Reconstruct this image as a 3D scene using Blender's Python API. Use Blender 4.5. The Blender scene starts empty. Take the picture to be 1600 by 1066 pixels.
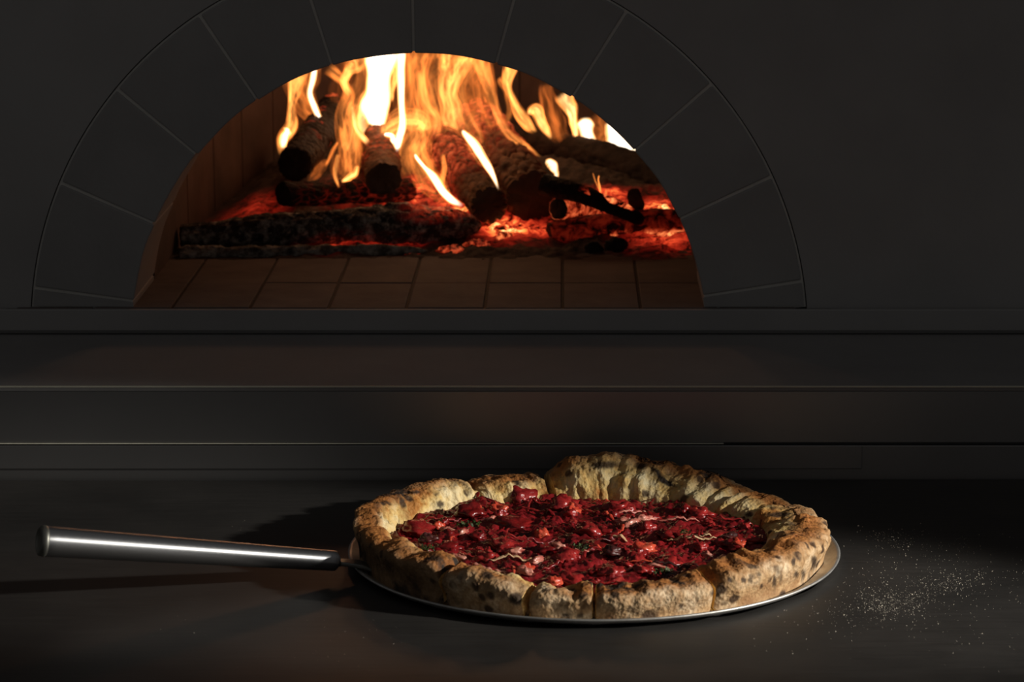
import bpy, math, random
import numpy as np
from mathutils import Vector, noise, Matrix

PI = math.pi
C = bpy.context.scene.collection
scene = bpy.context.scene

# ------------------------------------------------------------------ camera
FPX = 4500.0; PITCH = math.radians(11.72)
CAM = Vector((-0.0187, -1.883, 0.54)); PPX, PPY = 885.0, 533.0
cd = bpy.data.cameras.new('camera'); cam = bpy.data.objects.new('camera', cd); C.objects.link(cam)
cam.location = CAM; cam.rotation_euler = (PI/2 - PITCH, 0, 0)
cd.sensor_width = 36; cd.lens = FPX/1600*36; cd.shift_x = -(PPX-800)/1600
cd.clip_start = 0.05; cd.clip_end = 50
cd.dof.use_dof = True; cd.dof.focus_distance = 2.05; cd.dof.aperture_fstop = 16
scene.camera = cam

# ------------------------------------------------------------------ world, lights, exposure
w = bpy.data.worlds.new('world'); scene.world = w; w.use_nodes = True
bg = w.node_tree.nodes['Background']; bg.inputs[0].default_value = (1.0, 0.97, 0.95, 1); bg.inputs[1].default_value = 0.05
scene.view_settings.view_transform = 'Standard'; scene.view_settings.look = 'None'
scene.view_settings.exposure = 0.0; scene.view_settings.gamma = 1.0; scene.view_settings.use_curve_mapping = False
try:
    scene.cycles.transparent_max_bounces = 80
    scene.cycles.max_bounces = 8
    scene.cycles.sample_clamp_indirect = 4.0
except Exception: pass

def lamp(name, kind, loc, energy, color, target=None, **kw):
    l = bpy.data.lights.new(name, kind); l.energy = energy; l.color = color
    for k, v in kw.items(): setattr(l, k, v)
    o = bpy.data.objects.new(name, l); C.objects.link(o); o.location = loc
    if target is not None:
        o.rotation_euler = (Vector(target)-Vector(loc)).to_track_quat('-Z', 'Y').to_euler()
    return o
# the hard key lamp to the right of the worktop
KEY = Vector((1.40, -0.48, 0.535))
lamp('key_spot', 'SPOT', KEY, 122, (1.0, 0.95, 0.86), (-0.05, -0.065, 0.0), spot_size=math.radians(16), spot_blend=0.5, shadow_soft_size=0.03)
# glow of the burning fire inside the oven
lamp('fire_glow', 'POINT', (-0.10, 1.00, 0.335), 0.55, (1.0, 0.50, 0.24), shadow_soft_size=0.03)
lamp('fire_glow', 'POINT', (-0.22, 0.84, 0.31), 0.2, (1.0, 0.42, 0.2), shadow_soft_size=0.02)

# ------------------------------------------------------------------ helpers
def dep(Y):   # depths inside the oven, measured from its front
    return 0.406+(Y-0.338)*1.19 if Y > 0.5 else Y
def at(px, py, Y):
    Y = dep(Y)
    d = Vector(((px-PPX)/FPX, 0, 0)) + Vector((0, math.sin(PITCH), math.cos(PITCH)))*((PPY-py)/FPX) + Vector((0, math.cos(PITCH), -math.sin(PITCH)))
    return CAM + d*((Y-CAM.y)/d.y)
def pxm(Y):  # metres per photograph pixel at depth Y
    return (dep(Y)-CAM.y)*1.025/FPX
def obj(name, verts, faces, m, parent=None, smooth=True, attrs=None):
    me = bpy.data.meshes.new(name); me.from_pydata([tuple(v) for v in verts], [], faces)
    if m is not None: me.materials.append(m)
    if smooth: me.polygons.foreach_set('use_smooth', [True]*len(me.polygons))
    if attrs:
        for k, vals in attrs.items():
            a = me.attributes.new(k, 'FLOAT', 'POINT'); a.data.foreach_set('value', np.asarray(vals, dtype=np.float32))
    me.update()
    o = bpy.data.objects.new(name, me); C.objects.link(o)
    if parent is not None: o.parent = parent
    return o
def tag(o, label=None, cat=None, group=None, kind=None):
    if label: o['label'] = label
    if cat: o['category'] = cat
    if group: o['group'] = group
    if kind: o['kind'] = kind
    return o
def empty(name, loc=(0, 0, 0)):
    o = bpy.data.objects.new(name, None); C.objects.link(o); o.location = loc; o.empty_display_size = 0.02
    return o
def nz(p, s=1.0, off=0.0):
    return noise.noise(Vector((p[0]*s+off, p[1]*s+off*0.7, p[2]*s-off)))
def fbm(p, s=1.0, off=0.0, octv=4):
    return noise.fractal(Vector((p[0]*s+off, p[1]*s+off*0.7, p[2]*s-off)), 1.0, 2.0, octv)
def interp(x, xs, ys): return float(np.interp(x, xs, ys))
def sstep(a, b, x):
    t = min(1, max(0, (x-a)/(b-a))); return t*t*(3-2*t)

class MB:
    def __init__(s): s.v = []; s.f = []
    def box(s, x0, x1, y0, y1, z0, z1):
        n = len(s.v)
        s.v += [(x0,y0,z0),(x1,y0,z0),(x1,y1,z0),(x0,y1,z0),(x0,y0,z1),(x1,y0,z1),(x1,y1,z1),(x0,y1,z1)]
        s.f += [tuple(n+i for i in q) for q in ((0,3,2,1),(4,5,6,7),(0,1,5,4),(1,2,6,5),(2,3,7,6),(3,0,4,7))]
    def add(s, v, f):
        n = len(s.v); s.v += list(v); s.f += [tuple(n+i for i in q) for q in f]
    def build(s, name, m, parent=None, bevel=0, smooth=False, seg=2):
        o = obj(name, s.v, s.f, m, parent, smooth)
        if bevel:
            b = o.modifiers.new('bevel', 'BEVEL'); b.width = bevel; b.segments = seg; b.limit_method = 'ANGLE'
        return o

def grid_faces(nu, nv, close_v=True):
    f = []
    for i in range(nu-1):
        for j in range(nv if close_v else nv-1):
            a = i*nv+j; b = i*nv+(j+1) % nv
            f.append((a, b, b+nv, a+nv))
    return f
def lathe(profile, n=128):
    v = []; f = []
    for (r, z) in profile:
        for k in range(n): v.append((r*math.cos(2*PI*k/n), r*math.sin(2*PI*k/n), z))
    for i in range(len(profile)-1):
        for k in range(n):
            a = i*n+k; b = i*n+(k+1) % n
            f.append((a, b, b+n, a+n))
    return v, f

# ------------------------------------------------------------------ materials
class NT:
    def __init__(s, name):
        s.m = bpy.data.materials.new(name); s.m.use_nodes = True; s.t = s.m.node_tree; s.n = s.t.nodes; s.l = s.t.links
        s.b = s.n['Principled BSDF']; s.out = s.n['Material Output']
    def new(s, t, **kw):
        x = s.n.new(t)
        for k, v in kw.items(): setattr(x, k, v)
        return x
    def link(s, a, b): s.l.new(a, b)
    def coord(s, scale=(1, 1, 1)):
        tc = s.new('ShaderNodeTexCoord'); mp = s.new('ShaderNodeMapping'); mp.inputs['Scale'].default_value = scale
        s.link(tc.outputs['Object'], mp.inputs['Vector']); return mp.outputs[0]
    def noise(s, scale, detail=4, rough=0.5, vec=None, dist=0.0):
        x = s.new('ShaderNodeTexNoise'); x.inputs['Scale'].default_value = scale; x.inputs['Detail'].default_value = detail
        x.inputs['Roughness'].default_value = rough; x.inputs['Distortion'].default_value = dist
        s.link(vec if vec is not None else s.coord(), x.inputs['Vector']); return x.outputs['Fac']
    def voro(s, scale, feature='F1', vec=None, rnd=1.0):
        x = s.new('ShaderNodeTexVoronoi', feature=feature); x.inputs['Scale'].default_value = scale; x.inputs['Randomness'].default_value = rnd
        s.link(vec if vec is not None else s.coord(), x.inputs['Vector']); return x.outputs['Distance']
    def ramp(s, fac, stops, interp='LINEAR'):
        r = s.new('ShaderNodeValToRGB'); r.color_ramp.interpolation = interp; e = r.color_ramp.elements
        while len(e) < len(stops): e.new(0.5)
        for i, (p, c) in enumerate(stops):
            e[i].position = p; e[i].color = (c[0], c[1], c[2], 1) if not isinstance(c, (int, float)) else (c, c, c, 1)
        s.link(fac, r.inputs[0]); return r.outputs[0]
    def mix(s, fac, a, b, blend='MIX'):
        x = s.new('ShaderNodeMix', data_type='RGBA', blend_type=blend)
        for sock, val in ((x.inputs[0], fac), (x.inputs[6], a), (x.inputs[7], b)):
            if isinstance(val, (int, float)): sock.default_value = val
            elif isinstance(val, tuple): sock.default_value = (*val, 1)
            else: s.link(val, sock)
        return x.outputs[2]
    def math(s, op, a, b=None, clamp=False):
        x = s.new('ShaderNodeMath', operation=op, use_clamp=clamp)
        for sock, val in ((x.inputs[0], a), (x.inputs[1], b)):
            if val is None: continue
            if isinstance(val, (int, float)): sock.default_value = val
            else: s.link(val, sock)
        return x.outputs[0]
    def attr(s, name):
        x = s.new('ShaderNodeAttribute'); x.attribute_name = name; return x.outputs['Fac']
    def bump(s, h, strength=0.5, dist=0.001):
        x = s.new('ShaderNodeBump'); x.inputs['Strength'].default_value = strength; x.inputs['Distance'].default_value = dist
        s.link(h, x.inputs['Height']); s.link(x.outputs[0], s.b.inputs['Normal'])
    def set(s, **kw):
        names = dict(col='Base Color', rough='Roughness', metal='Metallic', spec='Specular IOR Level', coat='Coat Weight', coatr='Coat Roughness', sss='Subsurface Weight', ecol='Emission Color', estr='Emission Strength', aniso='Anisotropic')
        for k, v in kw.items():
            i = s.b.inputs[names[k]]
            if isinstance(v, tuple): i.default_value = (*v, 1)
            elif isinstance(v, (int, float)): i.default_value = v
            else: s.link(v, i)
        return s.m

def mat_wall():
    t = NT('charcoal_plaster'); n = t.noise(9, 5)
    t.set(col=t.ramp(n, [(0.3, (0.36, 0.352, 0.346)), (0.7, (0.43, 0.422, 0.415))]), rough=0.75, spec=0.2); t.bump(t.noise(220, 3), 0.25, 0.0005); return t.m
def mat_brick(name, a, b, scale=14, rough=0.85):
    t = NT(name); n = t.noise(scale, 6, 0.6)
    t.set(col=t.ramp(n, [(0.3, a), (0.7, b)]), rough=rough, spec=0.3); t.bump(t.noise(160, 4), 0.4, 0.0008); return t.m
def mat_worktop():
    t = NT('dark_steel_worktop'); v = t.coord((1, 1, 1)); n = t.noise(7, 6, 0.6, v)
    sc = t.noise(60, 3, 0.5, t.coord((0.35, 5, 1)))
    t.set(col=t.ramp(n, [(0.3, (0.092, 0.088, 0.085)), (0.7, (0.132, 0.124, 0.117))]), metal=1.0, rough=t.ramp(t.mix(0.5, n, sc), [(0.3, 0.52), (0.7, 0.64)]))
    t.bump(t.noise(900, 2), 0.06, 0.0002); return t.m
def mat_dark_metal(name, c, rough):
    t = NT(name); n = t.noise(5, 5, 0.55)
    t.set(col=t.ramp(n, [(0.3, tuple(x*0.9 for x in c)), (0.7, tuple(x*1.1 for x in c))]), metal=1.0, rough=rough); return t.m
def mat_steel(name='brushed_steel', rough=0.25):
    t = NT(name); sc = t.noise(90, 3, 0.6, t.coord((1.5, 6, 6)))
    t.set(col=(0.62, 0.63, 0.65), metal=1.0, rough=t.ramp(sc, [(0.3, rough+0.16), (0.75, rough+0.24)]))
    tg = t.new('ShaderNodeTangent', direction_type='RADIAL', axis='Z'); t.link(tg.outputs[0], t.b.inputs['Tangent'])
    t.b.inputs['Anisotropic'].default_value = 0.84; t.b.inputs['Anisotropic Rotation'].default_value = 0.25
    t.bump(t.noise(1400, 3, 0.7), 0.06, 0.0003); return t.m
def mat_blade():
    t = NT('worn_aluminium'); n = t.noise(120, 4, 0.7)
    t.set(col=t.ramp(n, [(0.3, (0.48, 0.47, 0.45)), (0.7, (0.66, 0.65, 0.63))]), metal=0.9, rough=0.48)
    t.bump(t.noise(1500, 3, 0.7), 0.35, 0.0003); return t.m
def mat_crust():
    t = NT('baked_crust'); v = t.coord()
    warp = t.noise(60, 3, 0.5, v)
    inner = t.attr('inner')
    n1 = t.noise(38, 5, 0.62, v); n2 = t.noise(240, 4, 0.7, v); n3 = t.noise(16, 3, 0.5, v)
    flour = t.ramp(n1, [(0.34, (0.30, 0.15, 0.06)), (0.47, (0.56, 0.36, 0.18)), (0.64, (0.76, 0.58, 0.38))])
    flour = t.mix(t.ramp(n2, [(0.42, 0.0), (0.60, 0.7)]), flour, (0.36, 0.20, 0.09))
    crumb = t.ramp(n1, [(0.34, (0.46, 0.19, 0.04)), (0.47, (0.78, 0.54, 0.20)), (0.64, (0.86, 0.74, 0.46))])
    flour = t.mix(t.attr('shade_brown'), flour, t.ramp(n1, [(0.36, (0.05, 0.028, 0.015)), (0.62, (0.26, 0.14, 0.06))]))  # browner flour colour, mostly shade painted onto the left outer crust
    base = t.mix(inner, flour, crumb)
    # toasted top ridge
    toast = t.math('MULTIPLY', t.attr('ridge'), t.ramp(n3, [(0.34, 0.0), (0.50, 1.0)]))
    base = t.mix(toast, base, t.ramp(n2, [(0.3, (0.22, 0.07, 0.015)), (0.7, (0.50, 0.20, 0.05))]))
    # leopard spots
    dv = t.new('ShaderNodeVectorMath', operation='ADD')
    cs = t.new('ShaderNodeCombineXYZ'); wv = t.math('MULTIPLY', warp, 0.012)
    t.link(wv, cs.inputs[0]); t.link(wv, cs.inputs[2]); t.link(v, dv.inputs[0]); t.link(cs.outputs[0], dv.inputs[1])
    sp = t.ramp(t.voro(78, 'F1', dv.outputs[0]), [(0.20, 1.0), (0.33, 0.0)])
    msk = t.ramp(t.math('ADD', t.noise(30, 2, 0.5, v), t.math('MULTIPLY', t.attr('spotty'), 0.14)), [(0.47, 0.0), (0.54, 1.0)])
    spots = t.math('MULTIPLY', sp, msk)
    base = t.mix(t.math('MULTIPLY', spots, 0.9), base, (0.045, 0.022, 0.012))
    # charred blisters
    ch = t.math('MULTIPLY', t.ramp(t.noise(26, 4, 0.65, v, 0.6), [(0.54, 0.0), (0.64, 1.0)]), t.attr('char'))
    base = t.mix(ch, base, (0.028, 0.018, 0.012))
    base = t.mix(t.math('MULTIPLY', t.attr('dots'), 0.92), base, (0.035, 0.019, 0.011))
    t.set(col=base, rough=0.72, spec=0.3)
    t.bump(t.mix(0.4, n2, t.voro(420, 'F1', v)), 1.0, 0.0014); return t.m
def mat_crumb():
    t = NT('torn_crumb'); n = t.noise(130, 5, 0.65)
    t.set(col=t.ramp(n, [(0.3, (0.55, 0.26, 0.05)), (0.7, (0.85, 0.62, 0.26))]), rough=0.75); t.bump(t.voro(500), 0.8, 0.001); return t.m
def mat_sauce():
    t = NT('tomato_sauce'); v = t.coord(); n = t.noise(55, 6, 0.65, v, 0.6); n2 = t.noise(240, 3, 0.6, v)
    col = t.ramp(n, [(0.30, (0.03, 0.003, 0.003)), (0.46, (0.15, 0.007, 0.009)), (0.6, (0.30, 0.014, 0.017)), (0.74, (0.45, 0.07, 0.045))])
    t.set(col=col, rough=0.27, spec=0.5, coat=0.12, coatr=0.15, sss=0.0)
    t.bump(t.mix(0.5, n, n2), 0.8, 0.002); return t.m
def mat_topping(name, a, b, rough=0.2, scale=120, coat=0.6):
    t = NT(name); v = t.coord(); n = t.noise(scale, 4, 0.6, v)
    t.set(col=t.ramp(n, [(0.35, a), (0.65, b)]), rough=rough+.08, coat=coat*.3, coatr=0.15)
    t.bump(t.noise(scale*2.5, 3, 0.6, v), 0.6, 0.0012); return t.m
def mat_log(name, dark, light, ash=0.0, ember=1.0):
    t = NT(name); v = t.coord(); n = t.noise(70, 6, 0.65, v); n2 = t.noise(300, 3, 0.6, v)
    col = t.ramp(n, [(0.35, dark), (0.65, light)])
    if ash > 0:
        col = t.mix(t.ramp(t.noise(110, 5, 0.7, v), [(0.62-0.14*ash, 0.0), (0.72, 1.0)]), col, (0.72, 0.71, 0.62))
    e = t.math('MULTIPLY', t.attr('ember'), t.ramp(t.noise(95, 5, 0.7, v, 0.8), [(0.42, 0.0), (0.62, 1.0)]))
    ec = t.ramp(e, [(0.0, (0.9, 0.03, 0.01)), (0.35, (1.0, 0.17, 0.05)), (1.0, (1.0, 0.45, 0.13))])
    t.set(col=col, rough=0.85, spec=0.25, ecol=ec, estr=t.math('MULTIPLY', e, 2.2*ember))
    t.bump(n2, 0.6, 0.0015); t.m.cycles.emission_sampling = 'NONE'; return t.m
def mat_ash():
    t = NT('ash_and_embers'); v = t.coord(); n = t.noise(80, 6, 0.7, v); c = t.noise(62, 6, 0.7, v, 1.2)
    e = t.math('MULTIPLY', t.attr('ember'), t.ramp(c, [(0.40, 0.0), (0.60, 1.0)]))
    ec = t.ramp(e, [(0.0, (0.9, 0.02, 0.01)), (0.45, (1.0, 0.085, 0.025)), (0.8, (1.0, 0.30, 0.06)), (1.0, (1.0, 0.60, 0.22))])
    t.set(col=t.ramp(n, [(0.35, (0.035, 0.028, 0.025)), (0.7, (0.11, 0.085, 0.07))]), rough=0.95, ecol=ec, estr=t.math('MULTIPLY', e, 2.0))
    t.bump(t.noise(260, 4, 0.7, v), 0.8, 0.002); return t.m
def mat_flame():
    t = NT('flame'); t.n.remove(t.b)
    heat = t.attr('hotness'); edge = t.attr('fade'); dens = t.attr('dens')
    lw = t.new('ShaderNodeLayerWeight'); lw.inputs[0].default_value = 0.5
    f = t.math('SUBTRACT', 1.0, lw.outputs['Facing'])
    soft = t.math('POWER', f, 1.6)
    tc = t.new('ShaderNodeAttribute'); tc.attribute_name = 'fuv'; vec = tc.outputs['Vector']
    st = t.ramp(t.noise(1.0, 4, 0.55, vec, 0.5), [(0.36, 0.02), (0.50, 0.36), (0.68, 1.7)])
    hot = t.math('MULTIPLY', heat, 1.0)
    stv = t.mix(t.math('MULTIPLY', t.math('SUBTRACT', hot, 0.7), 3.0, True), st, (1.0, 1.0, 1.0))
    sep = t.new('ShaderNodeSeparateColor'); t.link(stv, sep.inputs[0])
    k = t.math('MULTIPLY', t.math('MULTIPLY', soft, edge), t.math('MULTIPLY', sep.outputs[0], dens))
    core = t.math('ADD', t.math('MULTIPLY', t.math('POWER', f, 1.5), 0.62), 0.38)
    col = t.ramp(t.math('MULTIPLY', heat, core), [(0.0, (1.0, 0.19, 0.03)), (0.38, (1.0, 0.25, 0.04)), (0.6, (1.0, 0.36, 0.075)), (0.8, (1.0, 0.58, 0.24)), (1.0, (1.0, 0.88, 0.70))])
    em = t.new('ShaderNodeEmission'); t.link(col, em.inputs[0]); t.link(k, em.inputs[1])
    tr = t.new('ShaderNodeBsdfTransparent'); ad = t.new('ShaderNodeAddShader')
    t.link(em.outputs[0], ad.inputs[0]); t.link(tr.outputs[0], ad.inputs[1]); t.link(ad.outputs[0], t.out.inputs[0])
    t.m.cycles.emission_sampling = 'NONE'; return t.m

M = dict(wall=mat_wall(), worktop=mat_worktop(),
    fascia=mat_dark_metal('blackened_steel', (0.40, 0.393, 0.39), 0.45), ledge=mat_brick('dark_honed_stone_ledge', (0.25, 0.243, 0.24), (0.30, 0.293, 0.29), 8, 0.95),
    edge=mat_brick('pale_highlight_edge', (0.60, 0.58, 0.48), (0.72, 0.70, 0.58), 30, .5),  # pale colour standing in for light caught on the ledge edges
    stone=mat_brick('dark_arch_stone', (0.32, 0.315, 0.31), (0.38, 0.374, 0.368), 10),
    grout=mat_brick('pale_mortar', (0.66, 0.65, 0.61), (0.74, 0.73, 0.69), 30),
    hearth=mat_brick('hearth_brick', (0.10, 0.085, 0.078), (0.17, 0.14, 0.13), 22), soot=mat_brick('sooty_gap', (0.015, 0.012, 0.012), (0.03, 0.025, 0.022)),
    dome=mat_brick('sooted_dome_brick', (0.055, 0.04, 0.036), (0.12, 0.08, 0.07), 16),
    steel=mat_steel(), blade=mat_blade(), cap=mat_dark_metal('dark_end_cap', (0.30, 0.30, 0.27), 0.5),
    crust=mat_crust(), crumb=mat_crumb(), sauce=mat_sauce(),
    log=mat_log('charred_log', (0.05, 0.032, 0.022), (0.30, 0.165, 0.095)), blacklog=mat_log('black_char', (0.012, 0.010, 0.010), (0.04, 0.031, 0.027)),
    ashlog=mat_log('ashen_log', (0.03, 0.026, 0.024), (0.10, 0.085, 0.07), 1.0), logend=mat_log('burnt_log_end', (0.03, 0.022, 0.02), (0.055, 0.04, 0.035), 0, 0),
    ash=mat_ash(), flame=mat_flame())

# ------------------------------------------------------------------ the oven front, ledge and worktop
YF = 0.216            # front of the ledge
YO = 0.406            # oven front
ZL = at(800, 600, YF).z; ZB = at(800, 690, YF).z; ZH = at(800, 480, YO).z
OC = at(655, 530, YO)
RI = at(655, 83, YO).z-OC.z; RO = (at(1260, 530, YO)-OC).x

t = empty('worktop', (0, 0, 0)); tag(t, 'wide dark steel worktop under the pizza in front of the oven', 'worktop')
b = MB(); b.box(-1.6, 1.6, -0.75, 0.2075, -0.03, 0.0); b.build('top_plate', M['worktop'], t, 0.0015)

# body under the ledge: recessed kick panel, fascia with highlights painted as pale edge strips, ledge top
t = empty('oven_ledge', (0, YF, 0)); tag(t, 'dark steel ledge with painted edge highlights below the arched oven mouth', 'ledge')
def loc(o, p):
    o.location = (-p.location.x, -p.location.y, -p.location.z); return o
b = MB(); b.box(-1.6, 1.6, 0.212, 0.24, -0.03, ZB-0.002); loc(b.build('kick_panel', M['fascia'], t, 0.0008), t)
xa = at(1347, 712, 0.21).x; z0 = at(800, 733, 0.21).z; z1 = at(800, 696, 0.21).z
b = MB(); b.box(-1.2, xa, 0.2095, 0.2119, max(z0, 0.003), z1); loc(b.build('cover_plate', M['fascia'], t, 0.0006), t)
b = MB(); b.box(-1.6, 1.6, YF-0.006, YF+0.02, ZB, ZL-0.004); loc(b.build('front_panel', M['fascia'], t, 0.001), t)
b = MB(); b.box(-1.6, 1.6, YF-0.0075, YF+0.30, ZL-0.004, ZL); loc(b.build('ledge_top', M['ledge'], t, 0.0006), t)
b = MB(); b.box(-1.6, 1.6, YF-0.0082, YF-0.0066, ZL-0.0012, ZL+0.0002); loc(b.build('highlight_strip', M['edge'], t, 0.0005), t)
b = MB(); b.box(-1.6, at(1130, 690, YF).x, YF-0.0076, YF-0.0062, ZB-0.0004, ZB+0.0005); loc(b.build('highlight_strip', M['edge'], t, 0.0004), t)

# front wall of the oven with the round cut-out for the stone arch
def ring_pt(r, a): return (OC.x+r*math.cos(a), OC.z+r*math.sin(a))
a0 = math.asin((ZH-OC.z)/RO); ai = math.asin((ZH-OC.z)/RI)
v = []; f = []
N = 120; XO, ZT = 1.6, 1.1
for dy in (0, 0.10):
    for i in range(N+1):
        a = a0+(PI-2*a0)*i/N; x, z = ring_pt(RO+0.0012, a); v.append((x, YO+dy, z))
    for i in range(N+1):
        a = a0+(PI-2*a0)*i/N; dx, dz = math.cos(a), math.sin(a)
        ts = [((XO if dx > 0 else -XO)-OC.x)/dx if abs(dx) > 1e-6 else 1e9, (ZT-OC.z)/dz if dz > 1e-6 else 1e9]
        tt = min(x for x in ts if x > 0); v.append((OC.x+dx*tt, YO+dy, OC.z+dz*tt))
for i in range(N):
    n1 = N+1; f.append((i, i+1, n1+i+1, n1+i)); f.append((i, 2*n1+i, 2*n1+i+1, i+1))
b = MB(); b.add(v, f)
# the wall left and right of the mouth, below the arch springing
for nm, x0, x1 in (('wall_left', -XO, OC.x-RO*math.cos(a0)-0.0012), ('wall_right', OC.x+RO*math.cos(a0)+0.0012, XO)):
    b.box(x0, x1, YO, YO+0.1, ZL, OC.z+math.sin(a0)*RO)
for sg in (-1, 1):   # the wedge between the springing and the side strips
    xr = OC.x+sg*RO*math.cos(a0); zr = OC.z+math.sin(a0)*RO; xe = sg*XO; ze = OC.z+math.tan(a0)*abs(xe-OC.x)
    b.add([(xr, YO, zr), (xe, YO, zr), (xe, YO, ze), (xr, YO+.1, zr), (xe, YO+.1, zr), (xe, YO+.1, ze)], [(0, 1, 2), (3, 5, 4), (1, 4, 5, 2)])
tag(b.build('wall_front', M['wall']), kind='structure')

oven = empty('pizza_oven', (OC.x, YO, ZH)); tag(oven, 'brick pizza oven with a dark stone arch around its burning mouth', 'oven')
def ov(o): return loc(o, oven)
# arch stones
JA = [a0]+[math.radians(90.5+16.35*k) for k in range(-5, 6)]+[PI-a0]
JA[1] = max(JA[1], a0+.02)
edges = [a for a in JA]
for k in range(len(edges)-1):
    g = 0.0042
    aa, ab = edges[k]+g, edges[k+1]-g
    vs = []; n = 14
    for y in (YO-0.0005, YO+0.118):
        for r in (RI, RO-0.0012):
            for i in range(n+1):
                a = aa+(ab-aa)*i/n
                if r == RI: jit = 0.0012*nz((a*7, k, y), 1, 3)
                else: jit = 0
                x, z = ring_pt(r+jit, a); vs.append((x, y, max(z, ZH+0.0002)))
    m = n+1; fs = []
    for i in range(n):
        fs += [(i, m+i, m+i+1, i+1), (2*m+i, 2*m+i+1, 3*m+i+1, 3*m+i), (i, i+1, 2*m+i+1, 2*m+i), (m+i, 3*m+i, 3*m+i+1, m+i+1)]
    fs += [(0, 2*m, 3*m, m), (n, m+n, 3*m+n, 2*m+n)]
    o = obj('arch_stone', vs, fs, M['stone'], oven, False); ov(o)
    bv = o.modifiers.new('bevel', 'BEVEL'); bv.width = 0.0012; bv.segments = 2; bv.limit_method = 'ANGLE'; bv.angle_limit = 0.6
# mortar in the joints, set back a little
b = MB(); vs = []; n = 90
for y in (YO+0.0012, YO+0.116):
    for r in (RI+0.0015, RO+0.0004):
        for i in range(n+1):
            a = a0+(PI-2*a0)*i/n; x, z = ring_pt(r, a); vs.append((x, y, z))
m = n+1; fs = []
for i in range(n): fs += [(i, m+i, m+i+1, i+1), (i, i+1, 2*m+i+1, 2*m+i)]
ov(obj('mortar', vs, fs, M['grout'], oven, False))
# hearth: base slab and rows of bricks
b = MB(); b.box(-1.5, 1.5, YO-0.004, YO+0.03, ZL, ZL+0.0035); ov(b.build('base_strip', M['fascia'], oven, 0.0006))
b = MB(); b.box(OC.x-RO-0.02, OC.x+RO+0.02, YO-0.001, YO+1.2, ZL+0.0035, ZH-0.0012); ov(b.build('hearth_slab', M['soot'], oven))
b = MB(); b.box(-1.5, 1.5, YO-0.009, YO-0.0035, ZL+0.0036, ZH-0.0006); ov(b.build('front_bar', M['wall'], oven, 0.0006))
b = MB()
bw = at(879, 480, YO).x-at(757, 480, YO).x; xj = at(757, 480, YO).x
yr = [YO-0.003, None, None]
import itertools
def ydepth(py, z):
    ang = PITCH-math.atan((PPY-py)/FPX); return (CAM.z-z)/math.tan(ang)+CAM.y
rows = [YO-0.003, ydepth(442, ZH)]
while rows[-1] < YO+1.0: rows.append(rows[-1]+(ydepth(442, ZH)-YO)*1.0+0.03)
for r in range(len(rows)-1):
    for k in range(-6, 6):
        x0 = xj+k*bw; x1 = x0+bw
        if x1 < OC.x-RO+0.02 or x0 > OC.x+RO-0.02: continue
        dz = 0.0006*nz((x0*30, r, 0), 1, 2)
        b.box(x0+0.0012, x1-0.0012, rows[r]+0.0008, rows[r+1]-0.0008, ZH-0.018, ZH+dz)
ov(b.build('hearth_bricks', M['hearth'], oven, 0.0008))
# dome wall of upright bricks and vault
DXc, DYc, DA, DB = OC.x, 0.585, 0.232, 0.62
v = []; f = []; nb = 16; zs = [ZH-0.01, ZH+0.12, ZH+0.30]
b = MB()
def dome_pt(a, z, e=0.0):
    c, s = math.cos(a), math.sin(a); p = 0.75
    return (DXc+(DA+e)*math.copysign(abs(c)**p, c), DYc+(DB+e)*math.copysign(abs(s)**p, s), z)
for k in range(nb):
  for sub in range(4):
    a1 = -0.012*PI+(1.024*PI)*(k+(0.012, .25, .5, .75)[sub])/nb; a2 = -0.012*PI+(1.024*PI)*(k+(.25, .5, .75, .988)[sub])/nb
    for q in range(2):
        z1, z2 = zs[q]+0.0006, zs[q+1]-0.0006
        P = [dome_pt(a1, z1), dome_pt(a2, z1), dome_pt(a2, z2), dome_pt(a1, z2), dome_pt(a1, z1, .03), dome_pt(a2, z1, .03), dome_pt(a2, z2, .03), dome_pt(a1, z2, .03)]
        b.add(P, [(0, 1, 2, 3), (0, 4, 5, 1), (1, 5, 6, 2), (2, 6, 7, 3), (3, 7, 4, 0), (4, 7, 6, 5)])
ov(b.build('dome_wall', M['dome'], oven))
v = []; f = []
for i in range(13):
    t_ = i/12*PI/2
    for k in range(64):
        a = 2*PI*k/64; x, y, z = dome_pt(a, 0); cx = math.cos(t_)
        v.append((DXc+(x-DXc)*(cx*1.14), max(YO+0.1195, DYc+(y-DYc)*(cx*1.14)), ZH+0.29+0.12*math.sin(t_)))
f = grid_faces(13, 64)
ov(obj('dome_vault', v, f, M['dome'], oven, True))
v = []
for z in (ZH-0.01, ZH+0.30):
    for k in range(81):
        a = -0.014*PI+1.028*PI*k/80; x, y, _ = dome_pt(a, 0, 0.004); v.append((x, y, z))
ov(obj('dome_mortar', v, grid_faces(2, 81, False), M['soot'], oven, True))
# front closure above the arch, inside
v = []; n = 60
for r in (RI+0.003, 0.42):
    for i in range(n+1):
        a = ai+(PI-2*ai)*i/n; x, z = ring_pt(r, a); v.append((x, YO+0.119, z))
ov(obj('inner_face', v, grid_faces(2, n+1, False), M['dome'], oven, False))

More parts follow.
